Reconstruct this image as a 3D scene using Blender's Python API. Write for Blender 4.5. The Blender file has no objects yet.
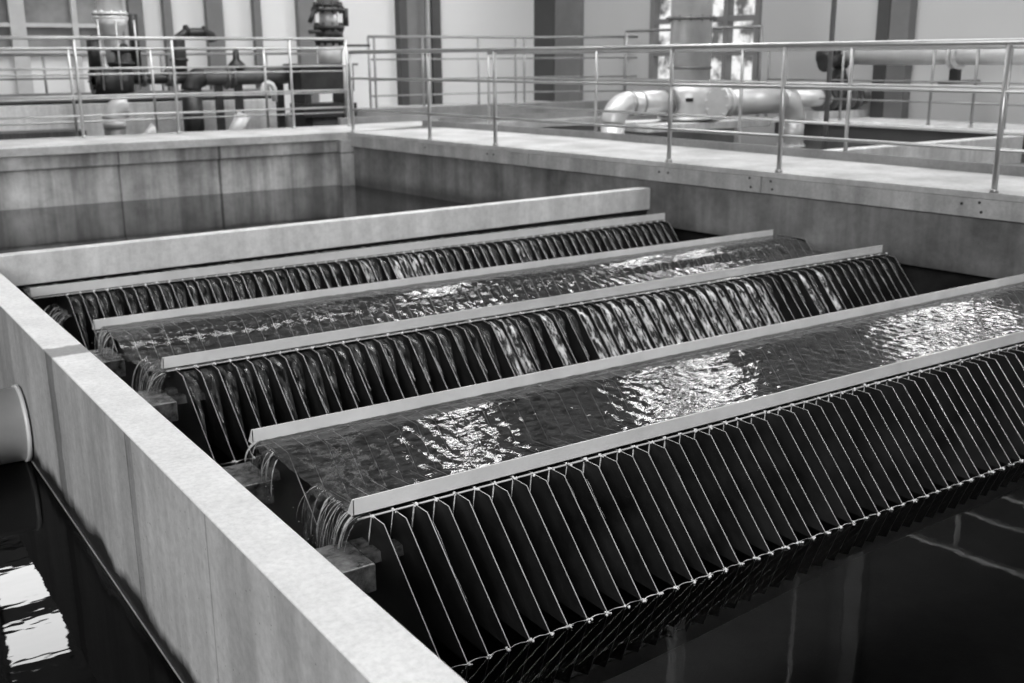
import bpy, bmesh, math, random
from math import sin, cos, pi, radians
from mathutils import Vector, Matrix, noise
random.seed(7)
sc = bpy.context.scene
col = sc.collection

# ------------------------------------------------------------------ materials
def new_mat(name):
    m = bpy.data.materials.new(name); m.use_nodes = True
    nt = m.node_tree; nt.nodes.clear()
    return m, nt, nt.nodes, nt.links
def g(v): return (v, v, v, 1)
def math_node(nd, lk, op, a, b=None, clamp=False):
    n = nd.new('ShaderNodeMath'); n.operation = op; n.use_clamp = clamp
    for i, x in enumerate((a, b)):
        if x is None: continue
        if isinstance(x, (int, float)): n.inputs[i].default_value = x
        else: lk.new(x, n.inputs[i])
    return n.outputs[0]
def noise_tex(nd, lk, coord, scale, detail=4, rough=.55, stretch=None):
    t = nd.new('ShaderNodeTexNoise'); t.inputs['Scale'].default_value = scale
    t.inputs['Detail'].default_value = detail; t.inputs['Roughness'].default_value = rough
    if stretch:
        mp = nd.new('ShaderNodeMapping'); mp.inputs['Scale'].default_value = stretch
        lk.new(coord, mp.inputs[0]); coord = mp.outputs[0]
    lk.new(coord, t.inputs['Vector'])
    return t.outputs['Fac']
def ramp(nd, lk, fac, stops):
    r = nd.new('ShaderNodeValToRGB'); e = r.color_ramp.elements
    while len(e) < len(stops): e.new(.5)
    for i, (p, v) in enumerate(stops): e[i].position = p; e[i].color = g(v)
    lk.new(fac, r.inputs[0]); return r.outputs[0]
def mul(nd, lk, a, b):
    n = nd.new('ShaderNodeMix'); n.data_type = 'RGBA'; n.blend_type = 'MULTIPLY'; n.inputs[0].default_value = 1
    lk.new(a, n.inputs[6]); lk.new(b, n.inputs[7]); return n.outputs[2]
def concrete(name, lo, hi, scale=3., rough=.85, pores=True, wet=None, streak=0, bands=(), wave=.2, spec=.3, dark_wet=.25):
    """wet=(z0,z1): darkens from z1 down to z0; bands: list of (axis, centre, halfwidth, value)"""
    m, nt, nd, lk = new_mat(name)
    out = nd.new('ShaderNodeOutputMaterial'); b = nd.new('ShaderNodeBsdfPrincipled'); lk.new(b.outputs[0], out.inputs[0])
    geo = nd.new('ShaderNodeNewGeometry'); P = geo.outputs['Position']
    c = ramp(nd, lk, noise_tex(nd, lk, P, scale, 6, .6), [(.3, lo), (.7, hi)])
    c2 = ramp(nd, lk, noise_tex(nd, lk, P, scale*12, 5, .7), [(.25, .82), (.6, 1.05)])
    c = mul(nd, lk, c, c2)
    if pores:
        v = nd.new('ShaderNodeTexVoronoi'); v.inputs['Scale'].default_value = 24; lk.new(P, v.inputs['Vector'])
        c = mul(nd, lk, c, ramp(nd, lk, v.outputs['Distance'], [(.035, .45), (.1, 1.)]))
    if streak:
        s = ramp(nd, lk, noise_tex(nd, lk, P, 1., 5, .6, (5, 5, .35)), [(.38, 1-streak), (.62, 1.08)])
        c = mul(nd, lk, c, s)
    sep = nd.new('ShaderNodeSeparateXYZ'); lk.new(P, sep.inputs[0])
    rg = None
    if wet:
        n = noise_tex(nd, lk, P, 2.5, 5, .6)
        z = math_node(nd, lk, 'ADD', sep.outputs[2], math_node(nd, lk, 'MULTIPLY', math_node(nd, lk, 'SUBTRACT', n, .5), wave))
        f = math_node(nd, lk, 'DIVIDE', math_node(nd, lk, 'SUBTRACT', z, wet[0]), wet[1]-wet[0], True)
        c = mul(nd, lk, c, ramp(nd, lk, f, [(0, dark_wet), (1, 1)]))
        rg = ramp(nd, lk, f, [(0, .3), (1, rough)])
    for ax, cen, hw, val in bands:
        n = noise_tex(nd, lk, P, 9, 5, .7)
        d = math_node(nd, lk, 'ABSOLUTE', math_node(nd, lk, 'SUBTRACT', sep.outputs[ax], cen))
        d = math_node(nd, lk, 'ADD', d, math_node(nd, lk, 'MULTIPLY', math_node(nd, lk, 'SUBTRACT', n, .5), hw*1.2))
        c = mul(nd, lk, c, ramp(nd, lk, math_node(nd, lk, 'DIVIDE', d, hw*2, True), [(.42, val), (.58, 1)]))
    lk.new(c, b.inputs['Base Color'])
    if rg: lk.new(rg, b.inputs['Roughness'])
    else: b.inputs['Roughness'].default_value = rough
    b.inputs['Specular IOR Level'].default_value = spec
    bp = nd.new('ShaderNodeBump'); bp.inputs['Strength'].default_value = .25; bp.inputs['Distance'].default_value = .01
    lk.new(noise_tex(nd, lk, P, 60, 4, .7), bp.inputs['Height']); lk.new(bp.outputs[0], b.inputs['Normal'])
    return m
def metal(name, v, rough=.4, met=.6, var=.15, nscale=8, bump=0, stretch=None, spec=.5):
    m, nt, nd, lk = new_mat(name)
    out = nd.new('ShaderNodeOutputMaterial'); b = nd.new('ShaderNodeBsdfPrincipled'); lk.new(b.outputs[0], out.inputs[0])
    geo = nd.new('ShaderNodeNewGeometry'); P = geo.outputs['Position']
    lk.new(ramp(nd, lk, noise_tex(nd, lk, P, nscale, 5, .6, stretch), [(.3, v*(1-var)), (.7, min(1, v*(1+var)))]), b.inputs['Base Color'])
    b.inputs['Metallic'].default_value = met; b.inputs['Roughness'].default_value = rough
    b.inputs['Specular IOR Level'].default_value = spec
    if bump:
        bp = nd.new('ShaderNodeBump'); bp.inputs['Strength'].default_value = bump; bp.inputs['Distance'].default_value = .01
        lk.new(noise_tex(nd, lk, P, nscale*4, 3, .5), bp.inputs['Height']); lk.new(bp.outputs[0], b.inputs['Normal'])
    return m
def water(name, tint, bump_scale, bump_str, rough=.02, opaque=None, dist=.01, stretch=None, ior=1.33, gloss=.95, milk=0):
    m, nt, nd, lk = new_mat(name)
    out = nd.new('ShaderNodeOutputMaterial')
    gl = nd.new('ShaderNodeBsdfGlossy'); gl.inputs['Roughness'].default_value = rough; gl.inputs['Color'].default_value = g(gloss)
    fr = nd.new('ShaderNodeFresnel'); fr.inputs['IOR'].default_value = ior
    if opaque is None:
        tr = nd.new('ShaderNodeBsdfTransparent'); tr.inputs['Color'].default_value = g(tint)
    else:
        tr = nd.new('ShaderNodeBsdfDiffuse'); tr.inputs['Color'].default_value = g(opaque)
    if milk:
        df = nd.new('ShaderNodeBsdfDiffuse'); df.inputs['Color'].default_value = g(.28); m2 = nd.new('ShaderNodeMixShader')
        gm = nd.new('ShaderNodeNewGeometry'); mk = ramp(nd, lk, noise_tex(nd, lk, gm.outputs['Position'], 22, 4, .6, (.7, 1.2, 1)), [(.35, milk*.3), (.7, milk*1.6)])
        lk.new(mk, m2.inputs[0]); lk.new(tr.outputs[0], m2.inputs[1]); lk.new(df.outputs[0], m2.inputs[2]); tr = m2
    mx = nd.new('ShaderNodeMixShader'); lk.new(fr.outputs[0], mx.inputs[0]); lk.new(tr.outputs[0], mx.inputs[1]); lk.new(gl.outputs[0], mx.inputs[2])
    lk.new(mx.outputs[0], out.inputs[0])
    geo = nd.new('ShaderNodeNewGeometry')
    bp = nd.new('ShaderNodeBump'); bp.inputs['Strength'].default_value = bump_str; bp.inputs['Distance'].default_value = dist
    lk.new(noise_tex(nd, lk, geo.outputs['Position'], bump_scale, 3, .5, stretch), bp.inputs['Height'])
    lk.new(bp.outputs[0], gl.inputs['Normal']); lk.new(bp.outputs[0], fr.inputs['Normal'])
    return m
def emit(name, v, var=0, scale=1.):
    m, nt, nd, lk = new_mat(name)
    out = nd.new('ShaderNodeOutputMaterial'); e = nd.new('ShaderNodeEmission'); lk.new(e.outputs[0], out.inputs[0])
    e.inputs['Strength'].default_value = v
    if var:
        geo = nd.new('ShaderNodeNewGeometry')
        lk.new(ramp(nd, lk, noise_tex(nd, lk, geo.outputs['Position'], scale, 4, .6), [(.42, 1-var), (.55, 1.)]), e.inputs['Color'])
    return m

M = {}
M['wall_conc'] = concrete('light_concrete', .46, .64, 2.2, wet=(-.965, -.90), streak=.22, wave=.26, dark_wet=.05,
                          bands=[(1, 5.02, .07, .5), (1, 3.76, .008, .6), (1, 3.72, .035, .72), (1, 2.9, .006, .7)])
M['wall_top'] = concrete('coping_concrete', .76, .93, 4, streak=0, pores=False, bands=[(1, 5.02, .085, .42)])  # paler colour paints the stronger light on the wall's top
M['beam'] = concrete('beam_concrete', .64, .78, 1.5, pores=False, streak=.12)
M['deck'] = concrete('deck_concrete', .36, .64, 1.6, pores=False)
M['deck_edge'] = concrete('deck_edge_concrete', .36, .54, 3, streak=.2)
M['side_wall'] = concrete('stained_wall_concrete', .12, .34, 1.3, wet=(-.68, -.56), streak=.25, wave=.05, dark_wet=.5)
M['far_wall_conc'] = concrete('streaked_basin_concrete', .24, .66, 1.1, wet=(-.9, -.72), streak=.42, pores=False, wave=.1,
                              bands=[(0, 3.55, .012, .45), (0, 4.85, .02, .35), (2, -.28, .012, .45)])
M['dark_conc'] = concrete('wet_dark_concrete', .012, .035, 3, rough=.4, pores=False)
M['mid_conc'] = concrete('grey_concrete', .2, .32, 2, pores=False)
M['pale_conc'] = concrete('pale_concrete', .62, .82, 1.5, pores=False, streak=.2)
M['block'] = concrete('wet_block_concrete', .012, .26, 22, rough=.15, pores=False, spec=.9)
M['rail'] = metal('weir_steel', .80, .45, .1, .1, 5)
M['strip_dark'] = metal('submerged_steel', .6, .5, .1, .2, 5)
M['tube'] = metal('handrail_steel', .50, .35, .6, .1, 6)
M['tube_dark'] = metal('far_handrail_steel', .30, .45, .5, .15, 4)
M['steel_pipe'] = metal('steel_pipe', .66, .36, .3, .14, 3, bump=.1)
M['pale_pipe'] = metal('pale_pipe_paint', .55, .35, .1, .1, 3)
M['dark_iron'] = metal('dark_cast_iron', .035, .45, .2, .4, 5)
M['grey_iron'] = metal('grey_cast_iron', .14, .45, .2, .3, 5)
M['column'] = metal('painted_column', .17, .6, 0, .12, 2)
M['column_dark'] = metal('dark_painted_column', .06, .6, 0, .12, 2)
def two_tone(name, lo, hi, z):
    m, nt, nd, lk = new_mat(name)
    out = nd.new('ShaderNodeOutputMaterial'); b = nd.new('ShaderNodeBsdfPrincipled'); lk.new(b.outputs[0], out.inputs[0])
    geo = nd.new('ShaderNodeNewGeometry'); sep = nd.new('ShaderNodeSeparateXYZ'); lk.new(geo.outputs['Position'], sep.inputs[0])
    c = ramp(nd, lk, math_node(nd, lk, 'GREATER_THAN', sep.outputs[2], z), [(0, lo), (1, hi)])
    c = mul(nd, lk, c, ramp(nd, lk, noise_tex(nd, lk, geo.outputs['Position'], .6, 4), [(.3, .95), (.7, 1)]))
    lk.new(c, b.inputs['Base Color']); b.inputs['Roughness'].default_value = .7; b.inputs['Specular IOR Level'].default_value = .2
    return m
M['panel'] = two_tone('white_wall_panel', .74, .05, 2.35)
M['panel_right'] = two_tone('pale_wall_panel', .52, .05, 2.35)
M['panel_grey'] = metal('grey_wall_panel', .22, .7, 0, .08, .6, spec=.2)
M['panel_dark'] = metal('dark_glazed_panel', .20, .5, 0, .6, .9, spec=.2)
M['frame'] = metal('window_frame', .2, .5, 0, .1, 3)
M['frame_pale'] = metal('pale_frame', .5, .5, 0, .1, 3)
M['ceiling'] = metal('roof_sheet', .03, .8, 0, .2, .5, spec=.1)
M['plate'] = metal('wet_black_plate', .02, .36, 0, .6, 5, bump=.04, spec=.4)
M['plate_edge'] = metal('wet_plate_edge', .6, .3, .2, .3, 9)  # pale colour paints the highlights along the plate edges
M['pool'] = water('basin_water', .74, 2.2, .03, .015, dist=.02, stretch=(1, 2.2, 1))
M['channel'] = water('channel_water', 0, 2.6, .06, .01, opaque=.004, dist=.02, stretch=(1, 2.2, 1), gloss=.4)
M['pool_still'] = water('still_water', 0, 2.0, .05, .04, opaque=.02, dist=.02)
M['flow'] = water('flowing_water', .66, 24, .32, .045, dist=.01, stretch=(.6, 1, 1), ior=1.33, milk=.16)
M['film'] = water('water_film', .62, 60, .9, .05, dist=.02, stretch=(1.4, .35, .35), ior=1.5)
def film_mat(name, base, lo, hi, sc_):
    m, nt, nd, lk = new_mat(name)
    out = nd.new('ShaderNodeOutputMaterial'); b = nd.new('ShaderNodeBsdfPrincipled'); tr = nd.new('ShaderNodeBsdfTransparent'); tr.inputs['Color'].default_value = g(.9)
    b.inputs['Base Color'].default_value = g(base); b.inputs['Roughness'].default_value = .12; b.inputs['Specular IOR Level'].default_value = .8
    geo = nd.new('ShaderNodeNewGeometry'); P = geo.outputs['Position']
    mask = ramp(nd, lk, noise_tex(nd, lk, P, sc_, 5, .65, (1.6, .45, .45)), [(lo, .04), (hi, 1)])
    mx = nd.new('ShaderNodeMixShader'); lk.new(mask, mx.inputs[0]); lk.new(tr.outputs[0], mx.inputs[1]); lk.new(b.outputs[0], mx.inputs[2]); lk.new(mx.outputs[0], out.inputs[0])
    bp = nd.new('ShaderNodeBump'); bp.inputs['Strength'].default_value = .4; bp.inputs['Distance'].default_value = .01
    lk.new(noise_tex(nd, lk, P, sc_*1.5, 3, .5, (1.4, .4, .4)), bp.inputs['Height']); lk.new(bp.outputs[0], b.inputs['Normal'])
    return m
M['film_grey'] = film_mat('grey_water_film', .16, .42, .75, 28)
M['film_bright'] = film_mat('bright_water_film', .8, .46, .60, 26)  # pale base colour paints window reflections on the wet film
M['foam'] = metal('white_spray', .92, .25, 0, .1, 40, bump=.5)
M['foam_dim'] = metal('grey_spray', .55, .2, .1, .5, 30, bump=.5)
M['day'] = emit('daylight_glass', 20)
M['day_r'] = emit('side_daylight_glass', 11)
M['day_view'] = emit('daylight_view_glass', .85, .85, 2.2)

# ------------------------------------------------------------------ mesh builder
class MB:
    def __init__(s): s.bm = bmesh.new(); s.mi = 0
    def quad(s, pts):
        f = s.bm.faces.new([s.bm.verts.new(p) for p in pts]); f.material_index = s.mi; return f
    def hexa(s, b, t):
        vb = [s.bm.verts.new(p) for p in b]; vt = [s.bm.verts.new(p) for p in t]; n = len(vb)
        fs = [s.bm.faces.new(vb[::-1]), s.bm.faces.new(vt)]
        for i in range(n): fs.append(s.bm.faces.new((vb[i], vb[(i+1) % n], vt[(i+1) % n], vt[i])))
        for f in fs: f.material_index = s.mi
        return s
    def box(s, x0, x1, y0, y1, z0, z1):
        return s.hexa([(x0, y0, z0), (x1, y0, z0), (x1, y1, z0), (x0, y1, z0)], [(x0, y0, z1), (x1, y0, z1), (x1, y1, z1), (x0, y1, z1)])
    def prism(s, poly, z0, z1):
        return s.hexa([(x, y, z0) for x, y in poly], [(x, y, z1) for x, y in poly])
    def bar(s, p, q, w, h):
        """box of width w and height h along p-q"""
        p = Vector(p); q = Vector(q); d = (q-p).normalized()
        up = Vector((0, 0, 1)) if abs(d.z) < .9 else Vector((0, 1, 0))
        a = d.cross(up).normalized()*w/2; b = a.cross(d).normalized()*h/2
        f = lambda c: [c-a-b, c+a-b, c+a+b, c-a+b]
        return s.hexa(f(p), f(q))
    def path(s, pts, r, n=14, caps=True):
        pts = [Vector(p) for p in pts]; rs = r if isinstance(r, (list, tuple)) else [r]*len(pts)
        rings = []; prev = None
        for i, p in enumerate(pts):
            d = (pts[min(i+1, len(pts)-1)]-pts[max(i-1, 0)])
            if d.length < 1e-9: d = Vector((0, 0, 1))
            d.normalize()
            if prev is None:
                a = d.orthogonal().normalized()
            else:
                a = (prev-d*prev.dot(d)).normalized()
            prev = a; b = d.cross(a)
            rings.append([s.bm.verts.new(p+(a*cos(2*pi*k/n)+b*sin(2*pi*k/n))*rs[i]) for k in range(n)])
        for i in range(len(rings)-1):
            for k in range(n):
                f = s.bm.faces.new((rings[i][k], rings[i][(k+1) % n], rings[i+1][(k+1) % n], rings[i+1][k]))
                f.material_index = s.mi; f.smooth = True
        if caps:
            s.bm.faces.new(rings[0][::-1]).material_index = s.mi; s.bm.faces.new(rings[-1]).material_index = s.mi
        return s
    def cyl(s, p, q, r, n=20):
        return s.path([p, q], r, n)
    def flange(s, c, ax, r, t, n=24, bolts=0, br=.012):
        c = Vector(c); ax = Vector(ax).normalized()
        s.path([c-ax*t/2, c+ax*t/2], r, n)
        if bolts:
            a = ax.orthogonal().normalized(); b = ax.cross(a)
            for k in range(bolts):
                o = c+(a*cos(2*pi*k/bolts)+b*sin(2*pi*k/bolts))*r*.86
                s.path([o-ax*t*1.1, o+ax*t*1.1], br, 6)
        return s
    def elbow(s, p, d0, d1, R, r, n=18, seg=10):
        """90 degree bend starting at p, going d0 then turning to d1"""
        p = Vector(p); d0 = Vector(d0); d1 = Vector(d1); c = p+d1*R
        pts = [c-d1*R*cos(a)+d0*R*sin(a) for a in [pi/2*i/seg for i in range(seg+1)]]
        s.path(pts, r, n); return s
    def blob(s, c, r, sub=1, sq=(1, 1, 1)):
        mt = Matrix.Translation(c) @ Matrix.Diagonal((*sq, 1))
        res = bmesh.ops.create_icosphere(s.bm, subdivisions=sub, radius=r, matrix=mt)
        for v in res['verts']:
            for f in v.link_faces: f.material_index = s.mi; f.smooth = True
        return s
    def build(s, name, mats, parent=None, bevel=0, up=None):
        me = bpy.data.meshes.new(name)
        bmesh.ops.recalc_face_normals(s.bm, faces=s.bm.faces[:])
        if up is not None:
            up = Vector(up); s.bm.normal_update()
            if sum((f.normal.dot(up)*f.calc_area() for f in s.bm.faces)) < 0: bmesh.ops.reverse_faces(s.bm, faces=s.bm.faces[:])
        s.bm.to_mesh(me); s.bm.free()
        for m in (mats if isinstance(mats, (list, tuple)) else [mats]): me.materials.append(m)
        o = bpy.data.objects.new(name, me); col.objects.link(o)
        if parent: o.parent = parent; o.matrix_parent_inverse = Matrix.Translation(-parent.location)
        if bevel:
            b = o.modifiers.new('bevel', 'BEVEL'); b.width = bevel; b.segments = 2; b.limit_method = 'ANGLE'; b.angle_limit = .7
        return o
def tag(o, label=None, cat=None, group=None, kind=None):
    if label: o['label'] = label
    if cat: o['category'] = cat
    if group: o['group'] = group
    if kind: o['kind'] = kind
    return o
def empty(name, loc, label, cat, group=None, kind=None):
    o = bpy.data.objects.new(name, None); col.objects.link(o); o.location = loc; o.empty_display_size = .1
    return tag(o, label, cat, group, kind)
def struct(name, mb, m, label, cat, bevel=0):
    return tag(mb.build(name, m, None, bevel), label, cat, None, 'structure')

# ------------------------------------------------------------------ levels (camera at 1.0 over the walkway deck)
ZT = -.27      # top of divider wall and cross beam
ZW = -.911     # water level in the plate basin
ZF = -.74      # water level in the far basin
ZL = -1.04     # water level in the side channel
def deck_x(y): return 7.46+(4.39-y)*.0797

# ------------------------------------------------------------------ hall shell
XR = 15.3; YF = 21.5; H = 11.
struct('floor', MB().box(-14, 16, -10, 22, -2.4, -2.2), M['dark_conc'], 'dark bottom of the basins and pits under the water', 'floor')
struct('ceiling', MB().box(-14, 16, -10, 22, H, H+.2), M['ceiling'], 'dark sheet roof high over the treatment hall', 'ceiling')
struct('wall_near', MB().box(-14, 16, -10.2, -10, -2.4, H), M['panel_grey'], 'grey hall wall behind the viewpoint', 'wall')
struct('wall_left', MB().box(-14.2, -14, -10, 22, -2.4, H), M['panel_grey'], 'grey hall wall beyond the side channel', 'wall')
w = MB(); w.box(5.75, 16, YF, YF+.2, -2.4, H); 
struct('wall_far', w, M['panel'], 'white panelled hall wall behind the valves and columns', 'wall')
w = MB(); w.box(-14, 5.75, YF, YF+.2, -2.4, 1.15); w.mi = 1; w.box(-14, 5.75, YF+.02, YF+.2, 1.15, H)
struct('wall_far_left', w, [M['panel'], M['panel_dark']], 'partly dark end wall at upper left with pale lower panels', 'wall')
w = MB()
w.box(XR, XR+.2, -10, 14.5, -2.4, H); w.box(XR, XR+.2, 17.4, YF+.2, -2.4, H)
w.box(XR, XR+.2, 14.5, 17.4, -2.4, .5); w.box(XR, XR+.2, 14.5, 17.4, 6.9, H)
struct('wall_right', w, M['panel_right'], 'pale hall wall at right with a dark column and pipe before it', 'wall')
# tall window in the right wall
wn = empty('window_1', (XR, 15.95, .5), 'tall multi pane window in the right wall behind the vertical steel pipe', 'window', None, 'structure')
f = MB()
for y in (14.5, 15.3, 16.35, 17.4): f.box(XR-.06, XR+.1, y-.06, y+.06, .5, 6.9)
for z in (.5, 1.05, 1.68, 2.4, 3.3, 4.2, 5.1, 6.0, 6.9): f.box(XR-.05, XR+.1, 14.5, 17.4, z-.05, z+.05)
fr = f.build('frame', M['frame'], wn)
MB().box(XR+.1, XR+.12, 14.5, 17.4, .5, 2.4).build('pane', M['day_view'], fr)
MB().box(XR+.1, XR+.12, 14.5, 17.4, 2.4, 6.9).build('pane', M['day_r'], fr)
wi = 2
for (y0, y1, z0, z1) in ((8.6, 11.0, 2.4, 3.3), (-2, 2, 3.4, 5.4)):  # unseen window bands, added for glints on the flowing water
    wn = empty('window_%d' % wi, (XR-.1, (y0+y1)/2, z0), 'high window band in the right wall above the pipe run' if wi == 2 else 'high window band in the right wall nearest the viewpoint', 'window', None, 'structure'); wi += 1
    f = MB()
    for k in range(5):
        y = y0+(y1-y0)*k/4; f.box(XR-.1, XR-.02, y-.06, y+.06, z0, z1)
    for z in (z0, (z0+z1)/2, z1): f.box(XR-.1, XR-.02, y0, y1, z-.05, z+.05)
    fr = f.build('frame', M['frame'], wn); MB().box(XR-.05, XR-.03, y0, y1, z0, z1).build('pane', M['day_r'], fr)
for (x0, x1) in ((2.25, 3.5), (-.2, .75), (11.6, 13.9)):  # the last one is unseen, added to put glints on the near bank's water
    wn = empty('window_%d' % wi, ((x0+x1)/2, YF-.1, 6.3), ['high two-row window in the end wall, mirrored in the side channel', 'high two-row window in the end wall, second from the right', 'high wide two-row window in the end wall above the middle columns'][wi-4], 'window', None, 'structure'); wi += 1
    f = MB()
    for x in (x0, x1): f.box(x-.06, x+.06, YF-.1, YF-.02, 6.3, 8.8)
    for z in (6.3, 7.5, 8.85): f.box(x0, x1, YF-.1, YF-.02, z-.2, z+.2)
    fr = f.build('frame', M['frame'], wn); MB().box(x0, x1, YF-.05, YF-.03, 6.3, 8.85).build('pane', M['day'] if x1 < 5 else M['day_r'], fr)
# wall columns
cols = [(5.82, 6.08, 'column'), (6.47, 6.62, 'column'), (7.30, 7.62, 'column'), (8.26, 8.40, 'column'), (9.20, 9.56, 'column')]
cl = ['first thin grey column left of the dark pipe arch', 'narrow grey column second from the left on the white wall', 'wide grey column behind the dark pipe arch', 'narrow grey column above the handwheel valve', 'grey column just left of the black flanged riser']
for (x0, x1, k), lb in zip(cols, cl):
    tag(MB().box(x0, x1, YF-.18, YF, -.5, H).build('wall_column', M[k]), lb, 'column', 'grey columns of the far wall')
t = empty('wall_column', (12.05, YF-.2, -.5), 'wide grey column with a thin pipe on it, behind the walkway rail', 'column', 'grey columns of the far wall')
MB().box(11.5, 11.68, YF-.22, YF, -.5, H).build('flange_plate', M['column_dark'], t)
MB().box(11.68, 12.3, YF-.12, YF, -.5, H).build('web', M['column'], t)
MB().box(12.3, 12.52, YF-.22, YF, -.5, H).build('flange_plate', M['column_dark'], t)
MB().cyl((12.15, YF-.3, -.4), (12.15, YF-.3, H), .05).build('conduit', M['frame_pale'], t)
t = empty('wall_column', (15.25, 20.6, -.5), 'two-tone grey corner column between the two white walls', 'column', 'grey columns of the far wall')
MB().box(15.18, 15.3, 20.7, YF, -.5, H).build('flange_plate', M['column_dark'], t)  # darker colour paints the shade on this face of the column
MB().box(15.2, 15.3, 19.74, 20.7, -.5, H).build('web', M['column'], t)
# left glazed part: posts and cross bars
t = empty('glazing_frame', (2, YF-.2, -.3), 'pale mullion frame standing before the dark glazed end wall', 'frame')
for x in (2.95, 3.75, 4.8):
    MB().box(x, x+(.26 if x in (3.75,) else .1), YF-.14, YF-.02, -.3, 4.5).build('mullion', M['frame_pale'], t)
for z in (1.15, 1.62):
    MB().box(-6, 5.75, YF-.12, YF-.04, z-.035, z+.035).build('crossbar', M['frame_pale'], t)
MB().box(2.0, 2.6, YF-.35, YF-.2, .8, 1.35).build('notice_lamp', M['panel'], t)
# dark column in front of the right wall
t = empty('wall_column', (15.1, 11.35, 0), 'dark steel column crossing the upper pipe by the right wall', 'column')
MB().box(15.1, 15.3, 11.5, 11.74, 0, H).build('flange_plate', M['column_dark'], t)
MB().box(15.12, 15.3, 11.14, 11.498, 0, H).build('web', M['column'], t)

# ------------------------------------------------------------------ divider wall, beam, basins
d = MB(); d.box(.872, 1.035, -1.5, 12.5, -2.2, ZT-.001)
d.mi = 1; d.box(.87, 1.037, -1.5, 12.5, ZT-.008, ZT)
tag(d.build('divider_wall', [M['wall_conc'], M['wall_top']], None, .004), 'long low concrete wall running diagonally in the left foreground', 'wall')
b = MB(); b.hexa([(1.037, 7.83, -.485), (7.18, 8.15, -.485), (7.18, 8.27, -.485), (1.037, 7.95, -.485)],
                 [(1.037, 7.83, ZT), (7.18, 8.15, ZT), (7.18, 8.27, ZT), (1.037, 7.95, ZT)])
t = empty('cross_beam', (1.04, 7.9, -2.2), 'pale concrete beam crossing behind the plate banks', 'beam')
b.build('beam', M['beam'], t, .006)
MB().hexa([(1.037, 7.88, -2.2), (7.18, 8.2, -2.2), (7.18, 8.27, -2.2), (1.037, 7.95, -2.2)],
          [(1.037, 7.88, -.487), (7.18, 8.2, -.487), (7.18, 8.27, -.487), (1.037, 7.95, -.487)]).build('lower_wall', M['dark_conc'], t)  # wet wall, its dark colour also stands for the shadow under the beam
w = MB(); w.box(-8, 6.6, 14.14, 14.5, -2.2, -.28); w.box(-8, 6.6, 14.10, 14.5, -.28, -.11)
w.box(6.55, 6.75, 13.95, 14.3, -2.2, -.11)
struct('wall_far_basin', w, M['far_wall_conc'], 'streaked concrete back wall of the far basin', 'wall')
w = MB(); ys = (-1.5, 8.27, 14.1)
w.prism([(deck_x(-1.5)+.04, -1.5), (deck_x(14.1)+.04, 14.1), (deck_x(14.1)+.5, 14.1), (deck_x(-1.5)+.5, -1.5)], -.64, -.19)
w.prism([(deck_x(8.2)+.04, 8.2), (deck_x(14.1)+.04, 14.1), (deck_x(14.1)+.5, 14.1), (deck_x(8.2)+.5, 8.2)], -2.2, -.64)
struct('wall_walkway_side', w, M['side_wall'], 'stained concrete basin wall under the walkway edge', 'wall')
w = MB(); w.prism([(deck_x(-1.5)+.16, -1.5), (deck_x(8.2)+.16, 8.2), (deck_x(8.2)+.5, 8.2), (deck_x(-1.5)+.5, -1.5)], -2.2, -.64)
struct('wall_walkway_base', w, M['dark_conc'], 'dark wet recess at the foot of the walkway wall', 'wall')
tag(MB().box(-8, 6.75, 14.05, 15.6, -.11, 0).build('concrete_walkway', M['deck'], None, .01), 'concrete slab walkway along the back of the far basin', 'walkway')
# main walkway deck
t = empty('raised_walkway', (8, 6, 0), 'concrete walkway slab with handrails crossing at right', 'walkway')
y0, y1 = -1.5, 14.05
MB().prism([(deck_x(y0), y0), (deck_x(y1), y1), (deck_x(y1)+2.2, y1), (8.9, 12.5), (8.95, y0)][::-1], -.05, 0).build('deck', M['deck'], t, .004)
eb = MB()
for a, c in ((y1, 10.05), (10.03, 6.78), (6.76, y0)):
    eb.prism([(deck_x(a), a), (deck_x(c), c), (deck_x(c)+.16, c), (deck_x(a)+.16, a)], -.195, -.052)
eb.build('edge_beam', M['deck_edge'], t, .004)
for (yy, zz) in ((12.1, -.1), (10.80, -.1), (10.68, -.1), (8.02, -.1), (7.9, -.1), (6.9, -.07), (6.88, -.15), (6.66, -.08), (6.64, -.15), (4.86, -.1), (4.72, -.08), (4.70, -.15)):
    MB().cyl((deck_x(yy)-.006, yy, zz), (deck_x(yy)+.01, yy, zz), .011, 10).build('bolt', M['dark_iron'], t)
kb = MB()
kb.prism([(8.72, y0), (8.76, y0), (8.62, 10.9), (8.26, 14.6), (8.22, 14.6), (8.58, 10.9)], 0, .085)
kb.build('kick_board', M['mid_conc'], t)
MB().prism([(8.5, y0), (8.94, y0), (8.9, 12.5), (8.5, 14.0)], -2.2, -.05).build('inner_wall', M['mid_conc'], t)

# water bodies
def pool_top(poly, z):
    m = MB(); m.quad([(x, y, z) for x, y in poly]); return m
def sheet(name, x0, x1, y0, y1, z, m, label, n=2):
    return tag(MB().box(x0, x1, y0, y1, z-.02, z).build(name, m), label, 'water', None, 'stuff')
tag(pool_top([(1.04, -1.5), (deck_x(-1.5)+.15, -1.5), (deck_x(7.8)+.15, 7.85), (1.04, 7.85)], ZW).build('basin_water', M['pool'], up=(0, 0, 1)), 'dark still water at lower right in front of the nearest plate bank', 'water', None, 'stuff')
tag(pool_top([(-8, 7.96), (7.18, 8.27), (6.72, 13.95), (6.54, 14.13), (-8, 14.13)], ZF).build('basin_water', M['pool_still'], up=(0, 0, 1)), 'flat grey water of the far basin behind the beam', 'water', None, 'stuff')
tag(pool_top([(-14, -9), (.866, -9), (.866, 12.5), (-14, 12.5)], ZL).build('channel_water', M['channel'], up=(0, 0, 1)), 'black water of the side channel at lower left, mirroring windows', 'water', None, 'stuff')
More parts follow.
